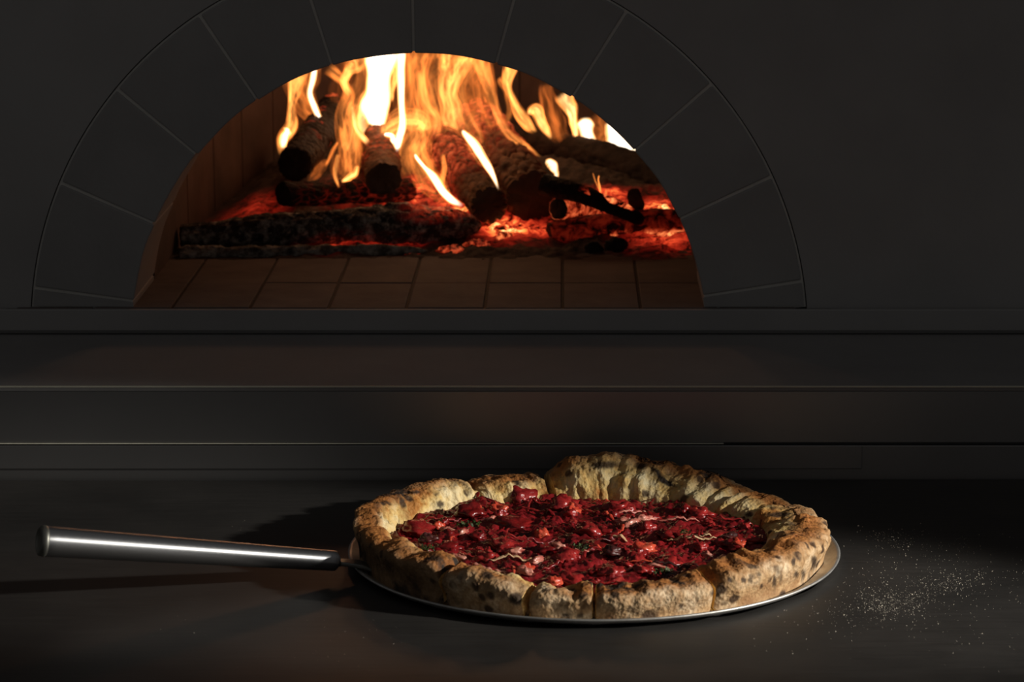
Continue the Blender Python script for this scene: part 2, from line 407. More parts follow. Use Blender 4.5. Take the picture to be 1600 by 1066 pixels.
# ------------------------------------------------------------------ ash bed, logs and coals
def px_of(p):
    d = p-CAM; fw = d.y*math.cos(PITCH)-d.z*math.sin(PITCH); up = d.y*math.sin(PITCH)+d.z*math.cos(PITCH)
    return PPX+FPX*d.x/fw, PPY-FPX*up/fw
GL = [  # where the embers glow most: point, spread and strength
    (at(800, 362, 0.615), 0.030, 1.1), (at(770, 352, 0.62), 0.016, 0.6), (at(860, 365, 0.61), 0.018, 0.7), (at(1035, 378, 0.585), 0.035, 0.55), (at(560, 296, 0.70), 0.035, 0.5), (at(640, 285, 0.70), 0.04, 0.75),
    (at(915, 322, 0.66), 0.028, 1.1), (at(1030, 326, 0.655), 0.03, 1.1), (at(400, 322, 0.68), 0.035, 0.18), (at(520, 380, 0.57), 0.022, 0.38), (at(575, 372, 0.58), 0.02, 0.5), (at(635, 362, 0.585), 0.02, 0.38), (at(720, 330, 0.66), 0.03, 0.9), (at(960, 312, .68), .02, .9)]
XL, XR = at(270, 400, 0.56).x, at(1100, 400, 0.56).x
def mound(x, y):
    y0 = 0.338+(y-0.406)/1.19; h = interp(y0, [0.50, 0.525, 0.56, 0.62, 0.70, 0.80, 1.1], [-0.004, 0.0, 0.004, 0.010, 0.030, 0.040, 0.05])
    e = sstep(XL-0.01, XL+0.10, x)*(1-sstep(XR+0.0, XR+0.1, x)); h = h*e
    p = (x, y, 0); h += (0.006*fbm(p, 26, 1)+0.003*fbm(p, 90, 4))*sstep(0.50, 0.56, y0)*(0.3+0.7*e)
    return ZH+h-0.0005
v = []; em = []; nx, ny = 300, 170
for j in range(ny):
    for i in range(nx):
        x = -0.395+0.52*i/(nx-1); y = dep(0.505)+0.50*j/(ny-1); z = mound(x, y); p = Vector((x, y, z)); v.append(p)
        g = 0
        for (q, s, a) in GL: s *= .72; g += a*math.exp(-((p.x-q.x)**2+(p.y-q.y)**2*0.5)/(2*s*s*0.5))
        em.append(min(1.2, g))
tag(obj('ash_bed', v, grid_faces(ny, nx, False), M['ash'], None, True, dict(ember=em)), 'bed of grey ash and glowing embers under the burning logs', 'ash', kind='stuff')

def make_log(name, label, cat, p0, p1, r0, r1, m, mend, seed=0, bend=0.0, crack=0.12, cs=1.0, ember=None, squash=1.0, taper=0.0, rough=0.10, group=None):
    """a burnt log from p0 (cut end) to p1"""
    ax = (p1-p0); L = ax.length; ax.normalize(); side = ax.cross(Vector((0, 0, 1))).normalized(); up = side.cross(ax)
    rm = (r0+r1)/2; nl = max(16, min(150, int(L/rm*22))); na = 72
    v = []; e = []
    for i in range(nl+1):
        t_ = i/nl; c = p0.lerp(p1, t_)+up*bend*math.sin(PI*t_)+side*0.12*rm*nz((t_*3, seed, 0), 1, seed)+up*0.12*rm*nz((t_*3, seed, 5), 1, seed)
        r = r0+(r1-r0)*t_
        if t_ > 1-taper: r *= max(0.1, math.sqrt(max(0, 1-((t_-1+taper)/max(taper, 1e-6))**2)))
        for k in range(na):
            a = 2*PI*k/na; d = side*math.cos(a)+up*math.sin(a)*squash
            q = Vector((math.cos(a), math.sin(a), t_*L/rm*0.55))
            ds = noise.voronoi(q*2.1*cs+Vector((seed*3.1, 0, seed)))[0]
            ck = min(1.0, (ds[1]-ds[0])/0.22)
            rr = 1+rough*fbm(q, 0.9, seed)+0.05*fbm(q, 3.5, seed+3)-crack*(1-ck)**2*(0.6+0.8*abs(nz(q, 0.8, seed+7)))
            p = c+d*r*rr
            if i == 0: p = c+d*r*rr*0.96
            v.append(p)
            e.append(ember(p, ck, t_) if ember else 0.0)
    f = grid_faces(nl+1, na); f.append(tuple(range(nl*na, nl*na+na)))
    root = obj(name, [x-p0 for x in v], f, m, None, True, dict(ember=e)); root.location = p0
    tag(root, label, cat, group)
    ev = [v[k]-p0+ax*0.0002 for k in range(na)]; n0 = na; fs = []
    for s_ in (0.85, 0.6, 0.3):
        for k in range(na):
            base = (v[k]-p0)*s_; ev.append(base-ax*rm*(0.05+0.10*fbm(tuple(base/rm*2.2), 1, seed+9)))
    ev.append(-ax*rm*0.05)
    fs = grid_faces(4, na)
    for k in range(na): fs.append((3*na+k, 3*na+(k+1) % na, 4*na))
    obj('cut_end', ev, [q[::-1] for q in fs], mend, root, True, dict(ember=[0]*len(ev)))
    return root
def near(q, s, a):
    return lambda p, ck, t_: a*math.exp(-((p-q).length_squared)/(2*s*s))*(0.4+0.6*(1-ck)+0.3)
u = pxm
make_log('firewood_log', 'long low log with pale flaking bark lying across the front left of the fire', 'log', at(284, 374, .565), at(752, 352, .59), 22*u(.57), 38*u(.58), M['ashlog'], M['logend'], 1, 0.004, 0.20, 1.1, taper=.3, rough=.16,
         ember=lambda p, ck, t_: 0.45*sstep(.70, .9, t_)*(1.1-ck*.5)*sstep(at(700, 350, .58).z, at(700, 318, .58).z, p.z))
make_log('firewood_log', 'thin ash-white log lying lowest at the front left edge of the fire', 'log', at(282, 399, .535), at(668, 392, .545), 14*u(.54), 10*u(.54), mat_log('white_ash_log', (0.05, 0.045, 0.04), (0.2, 0.18, 0.15), 1.4), M['logend'], 2, 0, 0.30, 1.4, rough=.3, taper=.3)
make_log('firewood_log', 'short round dark log whose blunt end rests on top of the long low log', 'log', at(441, 303, .60), at(640, 298, .68), 20*u(.6), 18*u(.66), M['blacklog'], M['logend'], 3, 0, 0.10, ember=lambda p, ck, t_: .12*(1-ck)*t_)
make_log('firewood_log', 'leftmost thick black log tilted upward with flames licking its top', 'log', at(462, 258, .64), at(522, 170, .86), 27*u(.64), 26*u(.8), M['blacklog'], M['logend'], 4, 0, 0.14, ember=lambda p, ck, t_: .3*sstep(.2, .6, t_)*(nz(p, 60, 2) > .42))
make_log('firewood_log', 'log with flat dark end facing out below the tallest white flame', 'log', at(598, 279, .63), at(588, 196, .86), 29*u(.63), 27*u(.83), M['log'], M['logend'], 5, 0, 0.12, squash=.9, rough=.14, ember=lambda p, ck, t_: .3*sstep(.1, .4, t_)*(1-ck))
make_log('firewood_log', 'cracked log with round black end at the middle of the fire', 'log', at(764, 320, .61), at(688, 222, .82), 30*u(.61), 33*u(.8), M['log'], M['logend'], 6, 0, 0.30, .95, ember=lambda p, ck, t_: .30*sstep(.15, .5, t_)*ck)
make_log('firewood_log', 'thickest log with scaly orange-lit bark leaning behind the round black end', 'log', at(832, 308, .64), at(742, 200, .92), 42*u(.64), 47*u(.85), M['log'], M['logend'], 7, 0, 0.30, .85, ember=lambda p, ck, t_: .34*sstep(.2, .8, t_)*ck)
make_log('firewood_log', 'long smooth dark log sloping down to the right behind the others', 'log', at(1085, 306, .72), at(783, 216, .90), 38*u(.7), 24*u(.9), M['blacklog'], M['logend'], 8, 0.006, 0.05, .7, rough=.06, taper=.06)
make_log('branch', 'thin black branch sloping down to the right over red embers', 'branch', at(848, 288, .60), at(1006, 346, .565), 17*u(.6), 11*u(.56), M['blacklog'], M['logend'], 9, 0.004, 0.06, taper=.08, ember=lambda p, ck, t_: 1.1*sstep(.35, .6, t_)*(1-sstep(.85, .9, t_))*(.7 if nz(p, 40, 3) > -.1 else 0)*(1 if (px_of(p)[1] < 288+(px_of(p)[0]-848)*.367-10) else 0))
make_log('firewood_log', 'half buried dark red log at the lower right of the fire', 'log', at(858, 372, .595), at(1085, 352, .62), 24*u(.59), 26*u(.62), mat_log('smouldering_log', (0.03, 0.016, 0.014), (0.09, 0.04, 0.032), 0, .9), M['logend'], 10, 0.004, 0.05, .8,
         ember=lambda p, ck, t_: .75*math.exp(-((px_of(p)[1]-(372-(px_of(p)[0]-930)*.05)))**2/40)*sstep(.28, .4, t_)+.05)
make_log('charcoal_stub', 'small upright black stub between glowing embers at the right', 'charcoal', at(990, 305, .60), at(996, 322, .62), 11*u(.6), 12*u(.6), M['blacklog'], M['logend'], 11, 0, .08)
make_log('charcoal_stub', 'short dull red stub under the thin branch', 'charcoal', at(872, 327, .60), at(925, 322, .64), 18*u(.6), 17*u(.64), M['blacklog'], M['logend'], 12, 0, .08, ember=lambda p, ck, t_: .35)

def coal(label, px, py, Y, rx, ry, seed, m=None, e=0.0):
    c = at(px, py, Y); s = u(Y); v = []; nu, nv = 22, 32
    for i in range(nu+1):
        th = PI*i/nu
        for j in range(nv):
            ph = 2*PI*j/nv; d = Vector((math.sin(th)*math.cos(ph), math.sin(th)*math.sin(ph), math.cos(th)))
            ds = noise.voronoi(d*1.4+Vector((seed, 0, seed)))[0]
            r = 1+0.22*nz(d, 1.3, seed)+0.10*fbm(d, 3, seed)-0.18*(1-min(1, (ds[1]-ds[0])/.3))
            v.append(Vector((d.x*rx*s*r, d.y*max(rx, ry)*.8*s*r, d.z*ry*s*r)))
    o = obj('charcoal_lump', v, grid_faces(nu+1, nv), m or M['blacklog'], None, True, dict(ember=[e]*len(v))); o.location = c
    return tag(o, label, 'charcoal')
coal('black charcoal lump in front of the half buried red log', 962, 384, .555, 20, 13, 3)
coal('low charcoal lump left of the larger black lump at the lower right', 928, 388, .553, 15, 10, 5)
coal('small lone black coal on the hearth bricks before the fire', 757, 412, .525, 10, 8, 8)
coal('dark ember crust just under the round black log end', 745, 385, .56, 22, 11, 9, M['ashlog'], .25)
coal('crumbled ash lump right of the front log end', 705, 392, .55, 24, 9, 11, M['ashlog'], .3)
coal('flat grey ash lump beneath the front log', 640, 398, .55, 26, 8, 14, M['ashlog'], .15)
coal('orange crumbling ember lump below the leaning flame', 790, 372, .59, 16, 10, 17, M['log'], .8)

# ------------------------------------------------------------------ the flames
fire = empty('fire', at(680, 300, .75)); tag(fire, 'tall orange and white flames rising from the logs in the oven', 'fire', kind=None)
def catmull(P, n):
    out = []; P = [P[0]]+list(P)+[P[-1]]; segs = len(P)-3
    for i in range(n+1):
        t_ = i/n*segs; k = min(int(t_), segs-1); x = t_-k; a, b_, c, d = P[k:k+4]
        out.append([0.5*((2*b_[q])+(-a[q]+c[q])*x+(2*a[q]-5*b_[q]+4*c[q]-d[q])*x*x+(-a[q]+3*b_[q]-3*c[q]+d[q])*x**3) for q in range(len(b_))])
    return out
def flame(pts, Y, heat, dens=1.0, seed=0, f0=0.18, f1=0.12, depth=0.5, lean=0.0, wob=1.0):
    """pts: (x, y, width) from the root of the flame to its tip"""
    n = 70; na = 28; cp = catmull([tuple(map(float, p)) for p in pts], n); v = []; fade = []; fu = []
    L = 0; last = None
    for i, (x, y, w_) in enumerate(cp):
        t_ = i/n; c = at(x, y, Y+lean*t_); s = u(Y)
        if last is not None: L += (c-last).length
        j = max(0, i-1); k2 = min(n, i+1)
        tx, ty = cp[k2][0]-cp[j][0], -(cp[k2][1]-cp[j][1]); tl = math.hypot(tx, ty) or 1; nxv = Vector((ty/tl, 0, -tx/tl))
        last = c; hw = max(0.6, w_)*(0.56 if heat >= .95 else 0.66)*s
        cc = Vector((nz((0, 0, t_*4), 1, seed), 0, 0))*hw*0.25*wob
        for k in range(na):
            a = 2*PI*k/na
            wr = 1+0.22*wob*nz((math.cos(a)*1.2, math.sin(a)*1.2, t_*5), 1, seed+4)
            p = c+cc+nxv*math.cos(a)*hw*wr+Vector((0, 1, 0))*math.sin(a)*(hw*depth+0.0012)*wr
            v.append(p); fade.append(sstep(0, f0, t_)*(1-sstep(1-f1, 1, t_)) if f1 > 0 else sstep(0, f0, t_))
            fu.append((math.cos(a)*hw*145+seed*3.1, math.sin(a)*hw*145+seed, L*22+seed*5))
    o = obj('flame', v, grid_faces(n+1, na), M['flame'], fire, True, dict(fade=fade, hotness=[heat]*len(v), dens=[dens]*len(v)))
    o.location = -fire.location
    fa = o.data.attributes.new('fuv', 'FLOAT_VECTOR', 'POINT'); fa.data.foreach_set('vector', np.asarray(fu, dtype=np.float32).ravel())
    return o
FL = [
 ([(437,243,5),(443,218,15),(456,195,15),(456,170,10),(459,145,16),(466,115,26),(470,95,30)], .74, .6, 1.1),
 ([(440,232,8),(446,212,10),(450,200,8)], .735, .9, 1.6),
 ([(511,196,5),(500,184,8),(490,165,9),(484,145,9),(488,125,9),(492,105,8),(494,90,6)], .76, 1.0, 3.2),
 ([(500,190,20),(484,172,26),(470,150,34),(472,120,44),(475,95,40)], .78, .35, .5),
 ([(505,240,30),(485,215,46),(475,190,40),(480,165,30)], .80, .05, .16),
 ([(532,292,8),(545,268,20),(548,235,30),(544,205,28),(538,178,20),(544,150,16),(540,132,10),(526,118,16),(512,105,20)], .72, .45, .9),
 ([(540,238,20),(550,215,24),(552,185,22),(560,160,20)], .71, .55, .8),
 ([(575,225,8),(560,205,8),(553,185,6),(550,165,4)], .68, .7, 1.0),
 ([(548,150,8),(538,128,10),(545,112,14),(555,98,30),(560,80,50)], .77, .6, .9),
 ([(565,190,26),(560,165,36),(575,140,36),(580,110,40),(575,80,70)], .80, .5, .7),
 ([(594,216,3),(592,200,16),(587,170,38),(588,145,34),(593,115,36),(596,80,62)], .79, 1.0, 4.5),
 ([(588,212,3),(585,185,24),(588,140,26),(594,100,40),(596,78,50)], .80, 1.0, 3.0),
 ([(575,212,10),(566,190,14),(572,165,20),(584,145,20)], .785, .75, 1.3),
 ([(620,238,6),(624,215,12),(629,190,11),(626,150,10),(627,110,12),(628,75,15)], .66, 1.0, 3.6),
 ([(623,232,10),(617,222,10),(611,212,9),(600,210,5)], .655, 1.0, 3.2),
 ([(612,160,4),(614,140,6),(618,115,10),(616,85,14)], .8, .6, 1.2),
 ([(600,215,14),(612,196,26),(630,188,30),(655,190,26),(668,205,12)], .70, .6, 1.0),
 ([(640,285,12),(635,250,30),(636,220,46),(640,195,50),(644,160,34),(645,120,36),(646,75,46)], .74, .42, .75),
 ([(662,262,6),(666,235,12),(668,210,14),(660,185,18),(655,150,24),(654,110,26),(656,75,40)], .76, .45, .9),
 ([(640,240,30),(650,215,30),(658,195,30),(664,170,20)], .73, .5, .7),
 ([(676,215,14),(680,190,18),(668,165,14),(660,140,12),(655,110,14)], .77, .5, .9),
 ([(700,215,16),(692,190,26),(684,160,32),(678,125,36),(690,75,70)], .79, .48, .8),
 ([(718,205,20),(705,180,28),(700,150,24),(706,115,34),(712,75,60)], .81, .6, 1.0),
 ([(748,262,6),(742,225,22),(730,195,30),(718,165,26),(712,135,24),(722,105,34),(718,75,60)], .78, .55, .9),
 ([(730,215,26),(745,190,26),(738,160,30),(735,120,40),(730,75,70)], .84, .25, .55),
 ([(690,200,60),(690,150,90),(695,110,110),(700,70,120)], .86, .2, .30),
 ([(640,210,60),(640,160,60),(638,110,60),(640,70,60)], .86, .2, .35),
 ([(570,200,50),(560,160,60),(560,110,60),(560,70,60)], .86, .15, .3),
 ([(779,297,3),(770,274,8),(760,255,12),(745,232,14),(730,213,10),(722,203,5)], .58, 1.0, 3.4),
 ([(770,266,4),(752,258,5),(738,240,6),(730,222,6),(733,206,4)], .585, .5, .6),
 ([(724,322,6),(706,312,12),(690,296,13),(676,276,12),(664,262,7),(652,248,6),(648,240,4)], .59, 1.0, 3.2),
 ([(705,318,10),(685,300,26),(666,275,34),(652,248,36),(645,220,36)], .63, .45, .8),
 ([(690,306,8),(690,285,8),(694,262,8),(692,240,6)], .6, .5, .8),
 ([(846,246,3),(822,230,9),(800,214,12),(785,195,12),(774,170,12),(765,140,14),(756,108,22),(748,75,34)], .74, .5, .9),
 ([(778,208,8),(768,185,22),(764,160,26),(755,130,26),(750,95,30)], .80, .3, .5),
 ([(838,208,6),(826,196,14),(812,178,14),(802,158,10),(794,135,10),(796,108,17),(802,90,18)], .86, .6, 1.3),
 ([(790,196,8),(796,175,9),(794,150,10),(786,130,12),(780,120,8)], .84, .42, .7),
 ([(786,196,8),(778,175,8),(764,160,6),(756,150,4)], .84, .3, .5),
 ([(862,218,5),(850,200,12),(842,185,14),(838,172,17),(830,172,10),(826,180,6)], .86, .65, 1.2),
 ([(882,222,20),(868,195,26),(858,160,22),(852,130,16)], .88, .2, .5),
 ([(901,228,7),(899,205,9),(896,185,12),(888,165,18),(880,145,24)], .85, .72, 1.6),
 ([(932,240,12),(924,222,16),(917,205,20),(915,192,24),(914,184,12)], .84, 1.0, 3.0),
 ([(1000,252,20),(982,240,34),(968,225,36),(958,208,24),(950,190,12)], .84, 1.0, 3.0),
 ([(955,240,56),(945,222,56),(940,200,50),(925,180,40)], .88, .3, .6),
 ([(869,280,6),(869,270,8),(864,260,15),(858,254,14),(852,252,6)], .6, .95, 2.6),
 ([(939,303,3),(937,292,3),(935,282,2),(936,274,2)], .59, .5, 1.2),
 ([(937,298,2),(931,285,2),(926,270,1.5)], .59, .5, 1.0),
 ([(530,294,3),(524,274,6),(527,254,7),(529,240,5)], .62, .55, 1.0),
 ([(532,284,5),(545,277,9),(554,270,9),(558,258,5)], .62, .65, 1.3),
 ([(478,292,4),(490,276,12),(500,262,14),(512,250,8)], .66, .2, .4),
 ([(508,262,3),(520,236,5),(528,222,3)], .66, .4, .7),
 ([(555,290,14),(540,265,36),(545,235,36),(556,205,30)], .75, .15, .35),
]
for i, (pts, Y, h, d) in enumerate(FL):
    flame(pts, min(Y, .83), h, d*(0.48 if h >= .95 else 1.2 if h > .55 else .75 if max(q[2] for q in pts) < 45 else .42), seed=i+1)

# ------------------------------------------------------------------ the peel
PZ = 0.004
peel = empty('pizza_peel', (0, 0, 0)); tag(peel, 'round metal pizza peel with a long shiny tubular handle under the pizza', 'pizza peel')
prof = [(0.0, 0.0015), (0.10, 0.0015), (0.152, 0.0016), (0.158, 0.0028), (0.1634, 0.0062), (0.1650, 0.0070), (0.1663, 0.0064), (0.1655, 0.0052), (0.159, 0.0012), (0.152, 0.0001), (0.0, 0.0)]
v, f = lathe(prof, 160); obj('blade', v, f, M['blade'], peel)
hs = at(529, 877, -0.054); he = at(60, 845, -0.130)
def tube(name, p0, p1, rs, m, parent, na=48, ts=None, caps=True):
    ax = (p1-p0).normalized(); side = ax.cross(Vector((0, 0, 1))).normalized(); up = side.cross(ax); v = []
    ts = ts or [i/(len(rs)-1) for i in range(len(rs))]
    for t_, r in zip(ts, rs):
        c = p0.lerp(p1, t_)
        for k in range(na): v.append(c+(side*math.cos(2*PI*k/na)+up*math.sin(2*PI*k/na))*r)
    f = grid_faces(len(rs), na)
    if caps: f += [tuple(range(na))[::-1], tuple(range((len(rs)-1)*na, len(rs)*na))]
    R = Matrix((up, side, ax)).transposed()   # local Z runs along the tube
    o = obj(name, [R.transposed()@(q-p0) for q in v], f, m, parent); o.location = p0; o.rotation_euler = R.to_euler(); return o
r_a, r_b = 0.0066, 0.0098
tube('handle', hs, he.lerp(hs, .02), [r_a*.6, r_a, r_a+.0002, r_b, r_b, r_b*.97], M['steel'], peel, ts=[0, .012, .03, .97, .995, 1])
tube('end_cap', he.lerp(hs, .025), he, [r_b*.90, r_b*1.0, r_b*1.02, r_b*.98, r_b*.80, r_b*.76], M['cap'], peel, ts=[0, .05, .4, .8, 1.0, .9])
# neck riveted to the blade
b = MB(); p0 = Vector((-0.120, -0.040, 0.0022)); p1 = hs
ax = (p1-p0); side = Vector((-ax.y, ax.x, 0)).normalized()*0.011
vv = []
for t_ in (0, .45, .7, 1.0):
    c = Vector((p0.x+ax.x*t_, p0.y+ax.y*t_, interp(t_, [0, .45, .7, 1], [.0016, .0018, .0075, hs.z-.002])))
    k = interp(t_, [0, 1], [1.1, .45])
    for s_, dz in ((-1, 0), (1, 0), (1, .0028), (-1, .0028)): vv.append(c+side*s_*k+Vector((0, 0, dz)))
ff = grid_faces(4, 4)+[(0, 1, 2, 3), (15, 14, 13, 12)]
o = obj('neck', vv, ff, M['cap'], peel, False); bv = o.modifiers.new('bevel', 'BEVEL'); bv.width = .0008; bv.segments = 2

# ------------------------------------------------------------------ the pizza
pizza = empty('pizza', (0, 0, 0.0020)); tag(pizza, 'sliced pizza with puffy charred crust and red tomato sauce on the round peel', 'pizza')
TH = [-235, -200, -180, -160, -140, -127, -115, -106, -98, -91, -75, -61, -40, 0, 25, 40, 60, 87, 98, 104, 112, 126]
HT = [.024, .027, .029, .029, .029, .029, .026, .021, .020, .021, .022, .026, .030, .024, .019, .020, .027, .035, .030, .025, .021, .024]
HT = [h*.95 for h in HT]
WD = [.032, .023, .023, .027, .033, .034, .034, .034, .034, .034, .036, .040, .046, .046, .046, .050, .055, .056, .052, .046, .050, .044]
SECT = [(-61, 39.5, 'a'), (-90, -61.8, 'b'), (-105.5, -91, 'c'), (-128, -107.3, 'd'), (-233.5, -129, 'e'), (105.5, 127.5, 'f'), (40.3, 103.0, 'g')]
def crust_pt(thd, ph, tb, te, seed):
    th = math.radians(thd)
    H = interp(thd if thd <= 126 else thd-360, TH, HT); W = interp(thd if thd <= 126 else thd-360, TH, WD)
    # rounded shoulders at the slice cuts
    e = min(abs(thd-tb), abs(te-thd)); sh = 1-0.22*math.exp(-e/1.6)
    lump = 0.10*nz((math.cos(th)*9, math.sin(th)*9, 0), 1, 3)+0.07*nz((math.cos(th)*22, math.sin(th)*22, 0), 1, 8)
    lump += 0.13*max(-.3, nz((math.cos(th)*5, math.sin(th)*5, 3), 1, 21))+0.06*abs(nz((math.cos(th)*12, math.sin(th)*12, 3), 1, 31)); H *= (sh+lump); W2 = W*(0.5+0.03*lump)
    out = 0.1625+0.0015*nz((math.cos(th)*6, math.sin(th)*6, 2), 1, 5)-0.003*(1-sh)/0.22
    Rc = out-W2
    c, s = math.cos(ph), math.sin(ph)
    # cross-section: steep round outside, gentler inside
    rr = Rc+W2*math.copysign(abs(c)**0.85, c)
    if s >= 0:
        tt = thd if thd > -180 else thd+360; stp = sstep(-45, -10, tt)*(1-sstep(70, 95, tt))
        z = H*(s**((0.5-.17*(thd < -126)) if c > 0 else 0.95-0.42*stp)); rr -= 0.0065*(1-s)**2*(c > 0)*W2/.018; rr += .25*W2*stp*s*(c < 0)
        rr += (0.10+0.18*(thd < -126)*(c > 0))*W2*s
    else: z = -0.0025*abs(s)*0+0.0
    p = Vector((rr*math.cos(th), rr*math.sin(th), z))
    if s > 0:
        nrm = Vector((c*math.cos(th), c*math.sin(th), s)).normalized()
        am = 1.0 if c > 0 else 1.7
        d = 0.0022*fbm(p, 42, 2, 3)*am+0.0010*fbm(p, 150, 6, 3)*am+0.00035*fbm(p, 600, 9, 2)
        if c < 0.3:  # vertical folds of dough on the inner face
            d += 0.0040*abs(nz((math.cos(th)*12, math.sin(th)*12, z*30), 1, 12))*(0.3-c)
        # pleats on the outside left and right ends
        for (t0, s0, a0_) in ((-178, 14, 1.0), (-14, 16, .7)):
            g = math.exp(-((((thd+540-t0) % 360)-180)/s0)**2)
            if g > .02: d += 0.0012*g*a0_*math.sin((thd*1.0+p.z*900)*1.15)*s
        p += nrm*d*min(1, s*2.5)
    return p
# charred blisters seen on the crust: (x, y, half width, half height) in photograph pixels
DOTS = [(1210,904,3,9),(1244,893,3.5,5),(1255,892,3,6),(1240,873,3,7),(1272,874,4,10),(1274,850,3,3),(1287,860,2.5,6),(1297,854,2,6),(1293,858,2,5),(1119,922,8,6),(1140,901,4,4),(1162,902,4,4),(1190,911,3,3),(1199,929,8,5),(1173,937,6,5),
 (961,925,7,5),(1064,942,3,3),(953,963,8,4),(991,963,8,4),(1021,961,7,4),(650,765,6,3),(637,765,5,3),(688,784,6,5),(682,866,10,7),(807,931,12,9),(761,894,9,5),(884,958,7,5),(907,958,5,6),(945,722,22,6),(1001,724,9,5),(1170,800,6,4),(1215,800,16,4),(1240,945-10,5,3),(575,835,12,4),(585,846,14,3),(570,822,10,3),(1235,830,12,3)]
def dotted(p):
    q = px_of(p+Vector((0, 0, .002))); e = 1.8*nz(p, 500, 3); m_ = 0
    for (x, y, a_, b_) in DOTS:
        if (p.y > 0) != (y < 862): continue
        dd = math.hypot((q[0]+e-x)/(a_*1.15), (q[1]+e-y)/(b_*1.15)); m_ = max(m_, 1-sstep(.6, 1.25, dd))
    return m_
for (tb, te, nm) in SECT:
    nt = max(14, int((te-tb)*4.2)); nph = 110; v = []; inner = []; ridge = []; char = []; spotty = []; shade_brown = []; dots = []
    for i in range(nt+1):
        thd = tb+(te-tb)*i/nt
        for k in range(nph):
            ph = 2*PI*k/nph; p = crust_pt(thd, ph, tb, te, 1); v.append(p)
            c, s = math.cos(ph), math.sin(ph)
            inner.append(sstep(0.15, -0.35, c) if s > -.2 else 0)
            inner[-1] = 1-sstep(-0.45, 0.05, c)
            ridge.append(max(0, s)**2*(1-sstep(0.3, .9, abs(c)))*1.0)
            tt = thd if thd > -180 else thd+360
            dots.append(dotted(p+Vector((0, 0, .002))) if s > 0 else 0)
            shade_brown.append(0.85*(1-sstep(-136, -118, tt))*sstep(-178, -165, tt)*(c > 0)+0.3*(-118 < tt < -105))  # shade of the left outer side put into the colour, partly real browning
            spotty.append(1.0*(c > 0.1)*(-62 < tt < 30))
            char.append(1.35*(-160 < tt < -126)*(s > .5) or min(1, max(0.25+0.75*s*s*(abs(c) < .6), 1.1*(tt > 35 and tt < 100)*(s > .6), 1.3*(tt < -126)*(c > .2), 0.9*(tt < -106)*(c > .2), 0.8*(c > .75))))  # real char, raised on the left outer side to deepen its painted shade
    f = grid_faces(nt+1, nph)
    o = obj('crust', v, f, M['crust'], pizza, True, dict(inner=inner, ridge=ridge, char=char, spotty=spotty, shade_brown=shade_brown, dots=dots))
    # torn / cut faces of the section
    for idx, fl in ((0, False), (nt, True)):
        ring = [v[idx*nph+k] for k in range(nph)]; cen = sum(ring, Vector())/nph; ev = list(ring)
        for s_ in (.92, .7, .4):
            for k in range(nph):
                q = cen.lerp(ring[k], s_); tdir = Vector((-math.sin(math.radians(tb if idx == 0 else te)), math.cos(math.radians(tb if idx == 0 else te)), 0))*(1 if idx else -1)
                ev.append(q+tdir*(0.0016*(1-s_)+0.0012*fbm(q, 260, 4, 3)*(s_ < .9)))
        ev.append(cen); fs = grid_faces(4, nph)+[(3*nph+k, 3*nph+(k+1) % nph, 4*nph) for k in range(nph)]
        obj('torn_face', ev, fs if not fl else [q[::-1] for q in fs], M['crumb'], o, True)
# base disc
v, f = lathe([(0, .0), (.148, .0), (.15, .002), (.148, .005), (0, .005)], 96); obj('dough_base', v, f, M['crust'], pizza, True, dict(inner=[0]*len(v), ridge=[0]*len(v), char=[.3]*len(v)))
# sauce
def sauce_r(th):
    thd = math.degrees(th); thd = thd if thd <= 126 else thd-360
    return 0.1625-interp(thd, TH, WD)*0.86+0.003*nz((math.cos(th)*5, math.sin(th)*5, 0), 1, 2)
def sauce_z(x, y):
    p = (x, y, 0); return 0.0092+0.0034*fbm(p, 42, 3, 4)+0.0036*abs(fbm(p, 110, 7, 3))+0.0010*fbm(p, 330, 2, 2)
v = []; nr, na = 150, 420
for i in range(nr+1):
    for k in range(na):
        th = 2*PI*k/na; R = sauce_r(th if th <= PI else th-2*PI); r = R*(i/nr)**0.75; x, y = r*math.cos(th), r*math.sin(th)
        z = sauce_z(x, y)-0.004*sstep(.95, 1.0, i/nr); v.append((x, y, z))
obj('tomato_sauce', v, grid_faces(nr+1, na), M['sauce'], pizza)
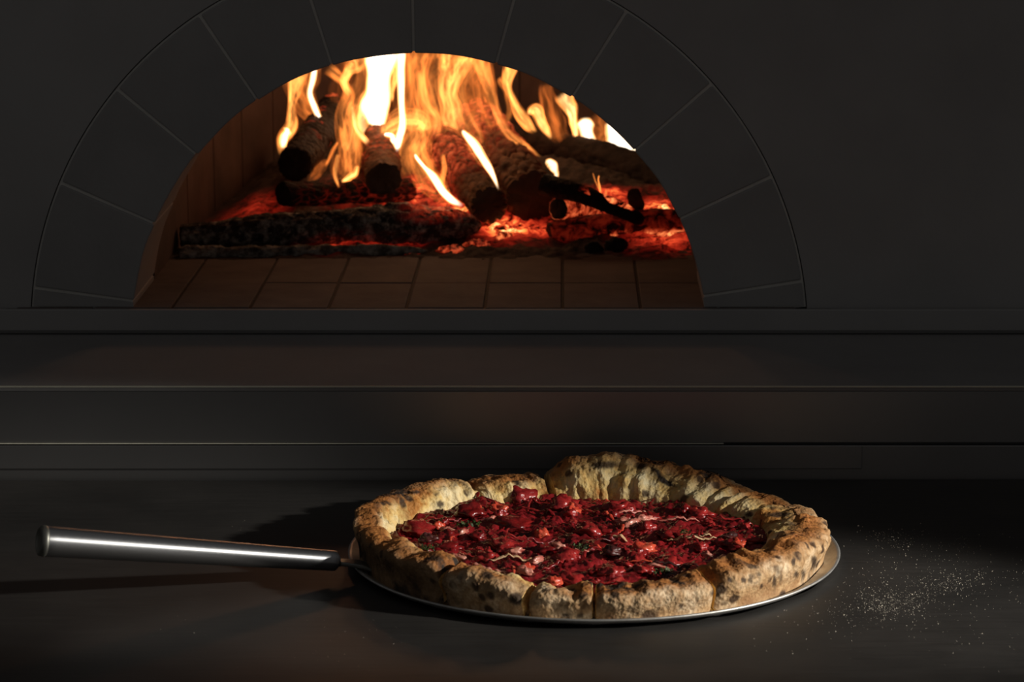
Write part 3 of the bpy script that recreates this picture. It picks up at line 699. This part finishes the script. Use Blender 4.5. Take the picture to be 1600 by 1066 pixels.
# toppings
rng = random.Random(5)
TM = dict(tomato=mat_topping('roast_tomato', (0.14, 0.006, 0.008), (0.38, 0.025, 0.022), .16), bright=mat_topping('bright_tomato', (0.50, 0.025, 0.015), (0.72, 0.12, 0.06), .15),
    pink=mat_topping('pink_onion', (0.48, 0.09, 0.07), (0.66, 0.30, 0.22), .2), dark=mat_topping('dark_tomato_skin', (0.09, 0.006, 0.006), (0.22, 0.010, 0.010), .14),
    herb=mat_topping('dark_herb', (0.012, 0.02, 0.006), (0.07, 0.11, 0.02), .5, 200, .2), char=mat_topping('charred_tomato', (0.02, 0.01, 0.01), (0.09, 0.015, 0.012), .3), pale=mat_topping('melted_garlic', (0.55, 0.30, 0.14), (0.72, 0.50, 0.30), .25))
def chunk(name, px, py, sx, sy, sz, m, seed, rot=0.0, dz=0.0, label=None):
    q = at(px, py, 0); d = (q-CAM); zt = 0.0125+PZ*.5; tt = (zt-CAM.z)/d.z; c = CAM+d*tt
    v = []; nu, nv = 16, 24; R = Matrix.Rotation(rot, 3, 'Z')
    for i in range(nu+1):
        t_ = PI*i/nu
        for j in range(nv):
            a = 2*PI*j/nv; dd = Vector((math.sin(t_)*math.cos(a), math.sin(t_)*math.sin(a), math.cos(t_)))
            r = 1+0.55*nz(dd, 1.3, seed)+0.34*nz(dd, 2.9, seed+2)+0.12*nz(dd, 7, seed+5)
            v.append(R@Vector((dd.x*sx*r, dd.y*sy*r, dd.z*sz*r)))
    o = obj(name, v, grid_faces(nu+1, nv), m, pizza); o.location = (c.x, c.y, sauce_z(c.x, c.y)+dz*.6+sz*.12)
    if label: o['label'] = label
    return o
def strip(name, px, py, L, wd, ang, curl, m, seed, lift=0.002, label=None):
    q = at(px, py, 0); d = (q-CAM); c = CAM+d*((0.014-CAM.z)/d.z); n = 26; v = []; na = 10
    for i in range(n+1):
        t_ = i/n-.5; a = ang+curl*t_; x = c.x+L*t_*math.cos(ang)-math.sin(ang)*curl*L*.5*(t_*t_-.08); y = c.y+L*t_*math.sin(ang)+math.cos(ang)*curl*L*.5*(t_*t_-.08)
        z = sauce_z(x, y)+lift*(1-2.4*t_*t_)+.0006*nz((t_*6, seed, 0), 1, seed)
        w_ = wd*math.sqrt(max(.02, 1-(2*t_)**4))*(1+.25*nz((t_*5, 0, seed), 1, 1))
        s_ = Vector((-math.sin(a), math.cos(a), 0))
        for k in range(na):
            b_ = 2*PI*k/na; v.append(Vector((x, y, z))+s_*math.cos(b_)*w_+Vector((0, 0, 1))*math.sin(b_)*w_*.45)
    o = obj(name, v, grid_faces(n+1, na)+[tuple(range(na))[::-1], tuple(range(n*na, n*na+na))], m, pizza)
    if label: o['label'] = label
    return o
T = TM
for i, (nm, x, y, sx, sy, sz, mk) in enumerate([
    ('tomato_piece', 655, 825, .015, .016, .007, 'tomato'), ('tomato_piece', 815, 775, .014, .012, .010, 'tomato'), ('tomato_piece', 880, 790, .017, .013, .010, 'tomato'), ('tomato_piece', 893, 800, .008, .007, .006, 'bright'),
    ('tomato_piece', 965, 792, .014, .010, .008, 'tomato'), ('tomato_piece', 800, 815, .018, .017, .007, 'dark'), ('tomato_piece', 735, 800, .016, .014, .007, 'dark'), ('tomato_piece', 845, 832, .007, .008, .006, 'bright'),
    ('tomato_piece', 1005, 850, .011, .012, .006, 'bright'), ('tomato_piece', 925, 850, .012, .013, .007, 'dark'), ('tomato_piece', 885, 868, .013, .012, .008, 'tomato'), ('tomato_piece', 1090, 800, .016, .010, .006, 'tomato'),
    ('tomato_piece', 1120, 835, .018, .014, .006, 'tomato'), ('tomato_piece', 1040, 872, .014, .012, .007, 'tomato'), ('tomato_piece', 760, 870, .011, .010, .007, 'tomato'), ('tomato_piece', 825, 885, .008, .007, .006, 'bright'),
    ('tomato_piece', 890, 900, .014, .010, .007, 'tomato'), ('tomato_piece', 955, 895, .012, .010, .006, 'tomato'), ('tomato_piece', 1010, 805, .012, .008, .006, 'dark'), ('tomato_piece', 1150, 850, .012, .010, .005, 'dark'),
    ('tomato_piece', 700, 850, .014, .012, .006, 'dark'), ('tomato_piece', 920, 830, .014, .010, .007, 'tomato'), ('tomato_piece', 980, 872, .012, .010, .006, 'dark'), ('tomato_piece', 785, 850, .013, .011, .006, 'tomato'),
    ('tomato_piece', 1060, 830, .013, .012, .006, 'tomato'), ('tomato_piece', 1085, 880, .013, .012, .006, 'dark'), ('tomato_piece', 850, 855, .010, .009, .006, 'dark'), ('tomato_piece', 620, 835, .006, .013, .006, 'dark'),
    ('tomato_piece', 1175, 845, .010, .010, .004, 'tomato'), ('tomato_piece', 775, 793, .011, .009, .007, 'bright'), ('tomato_piece', 1010, 822, .009, .008, .006, 'tomato'), ('tomato_piece', 865, 905, .008, .007, .005, 'bright')]):
    chunk(nm, x, y, sx*.72, sy*.72, sz*.7, T[mk], i+20, rng.uniform(-1, 1))
for i, (x, y, s_) in enumerate([(975, 815, .006), (988, 818, .007), (1003, 812, .006), (1014, 808, .005), (700, 830, .006), (722, 832, .005), (805, 862, .006), (838, 872, .007), (768, 808, .005), (870, 853, .006), (820, 895, .006), (715, 868, .006), (1105, 862, .005)]):
    chunk('onion_piece', x, y, s_*.95, s_*.55, s_*.42, T['pink'], i+70, rng.uniform(-1, 1), .002, 'pale pink chopped onion')
for i, (x, y, L, a, cu, mk) in enumerate([(1080, 842, .035, .05, .3, 'pale'), (1120, 838, .026, .0, -.2, 'pale'), (745, 775, .018, 1.7, .8, 'dark'), (1010, 888, .045, .1, -1.2, 'pink'), (1040, 885, .05, .0, -1.4, 'char'), (960, 840, .022, -.7, .5, 'pale'), (905, 862, .02, .5, 1, 'pink'),
    (860, 820, .05, -1.2, .8, 'dark'), (905, 795, .05, -.8, .7, 'tomato'), (1110, 810, .045, -.2, .3, 'tomato'), (985, 800, .03, .5, .3, 'pink'), (815, 845, .05, .25, .6, 'tomato'), (870, 880, .03, 1.0, 1, 'tomato'), (760, 890, .03, -.5, .6, 'pink'), (1060, 812, .03, .1, .4, 'pink'), (830, 800, .04, -.4, -.5, 'tomato'), (1130, 872, .03, .4, .4, 'pink'), (930, 910, .03, -.1, .5, 'tomato'), (690, 812, .03, .3, .6, 'tomato'), (800, 875, .03, .2, -.7, 'pale'), (995, 862, .03, -.5, .7, 'tomato'), (1150, 822, .03, .4, .3, 'tomato')]):
    strip('onion_strip' if mk in ('pale', 'pink') else 'tomato_skin', x, y, L, .0016, a, cu, T[mk], i, .003)
k_ = 0
while k_ < 44:
    th = rng.uniform(-PI, PI); rr = .118*math.sqrt(rng.random()); x, y = rr*math.cos(th), rr*math.sin(th)*.95; pp = px_of(Vector((x, y, .012))); k_ += 1
    s_ = rng.uniform(.0025, .0055)
    chunk('tomato_piece', pp[0], pp[1], s_*1.3, s_, s_*.75, T[rng.choice(['tomato', 'tomato', 'dark', 'bright', 'tomato'])], k_+200, rng.uniform(-2, 2), .0015)
for k_ in range(26):
    th = rng.uniform(-PI, PI); rr = .115*math.sqrt(rng.random()); pp = px_of(Vector((rr*math.cos(th), rr*math.sin(th), .012)))
    strip('tomato_skin', pp[0], pp[1], rng.uniform(.012, .032), .0011, rng.uniform(-2, 2), rng.uniform(-1.5, 1.5), T[rng.choice(['tomato', 'dark', 'bright'])], k_+90, .0035)
def herb(px, py, s_, seed):
    r = random.Random(seed); q = at(px, py, 0); d = (q-CAM); c = CAM+d*((0.016-CAM.z)/d.z); z0_ = sauce_z(c.x, c.y)+.004; v = []; f = []
    for k in range(46):
        a = r.uniform(0, 2*PI); rr = s_*math.sqrt(r.random()); p = Vector((c.x+rr*math.cos(a), c.y+rr*.6*math.sin(a), z0_+r.uniform(-.001, .002)))
        dv = Vector((r.uniform(-1, 1), r.uniform(-1, 1), r.uniform(0, 1.1))).normalized()*s_*r.uniform(.3, .55); sd = dv.cross(Vector((0, 0, 1))).normalized()*s_*.10; nn = sd.cross(dv).normalized()*s_*.04
        n = len(v); v += [p-sd, p+sd, p+dv*.6+sd*1.2+nn, p+dv*.6-sd*1.2+nn, p+dv, p+nn*-2]; f += [(n, n+1, n+2, n+3), (n+3, n+2, n+4), (n, n+5, n+1)]
    obj('herb_sprig', v, f, T['herb'], pizza, False)
herb(732, 824, .0075, 1); herb(668, 858, .005, 2); herb(905, 858, .006, 3); herb(1035, 892, .007, 4); herb(1070, 835, .004, 5)
for x, y in ((668, 848), (1048, 898), (955, 862), (762, 905), (1140, 838)):
    chunk('charred_bit', x, y, .006, .005, .0035, T['char'], x, 0, .002)

# ------------------------------------------------------------------ flour dusted on the worktop
r = random.Random(11); v = []; f = []
def grain(p, s_):
    n = len(v); k = [Vector((r.uniform(.6, 1), 0, 0)), Vector((0, r.uniform(.6, 1), 0)), Vector((-r.uniform(.6, 1), 0, 0)), Vector((0, -r.uniform(.6, 1), 0)), Vector((0, 0, .8)), Vector((0, 0, -.1))]
    v.extend([p+q*s_ for q in k]); f.extend([(n+a, n+b_, n+4) for a, b_ in ((0, 1), (1, 2), (2, 3), (3, 0))]+[(n+b_, n+a, n+5) for a, b_ in ((0, 1), (1, 2), (2, 3), (3, 0))])
def table_pt(px, py):
    d = at(px, py, 0)-CAM; return CAM+d*((0.0001-CAM.z)/d.z)
for (cx, cy, sx, sy, n, sl) in ((1395, 842, 22, 9, 130, .1), (1440, 855, 60, 16, 110, .15), (1500, 848, 8, 6, 18, 0), (1440, 930, 48, 10, 330, -.28), (1385, 945, 34, 14, 300, -.05), (1375, 950, 12, 5, 90, 0), (1360, 915, 30, 14, 90, 0), (1490, 908, 30, 9, 140, -.1), (1560, 905, 50, 24, 70, 0), (1420, 895, 80, 35, 180, 0), (1300, 958, 60, 14, 70, 0), (1450, 985, 70, 20, 40, 0), (1400, 930, 130, 60, 260, 0), (1260, 1000, 60, 25, 16, 0), (570, 960, 60, 30, 40, 0), (290, 980, 30, 14, 14, 0), (380, 820, 20, 6, 10, 0), (500, 1030, 60, 20, 14, 0)):
    for _ in range(n):
        dx, dy = r.gauss(0, sx), r.gauss(0, sy); p = table_pt(cx+dx, cy+dy+dx*sl)
        if Vector((p.x, p.y)).length < .172 or p.y > .2: continue
        grain(p, 0.00022*math.exp(r.gauss(0, .45))*(.7 if cx < 700 else 1))
tf = NT('flour'); tf.set(col=(0.62, 0.56, 0.46), rough=.9)
tag(obj('spilled_flour', v, f, tf.m, None, False), 'specks of white flour scattered on the worktop right of the pizza', 'flour', kind='stuff')
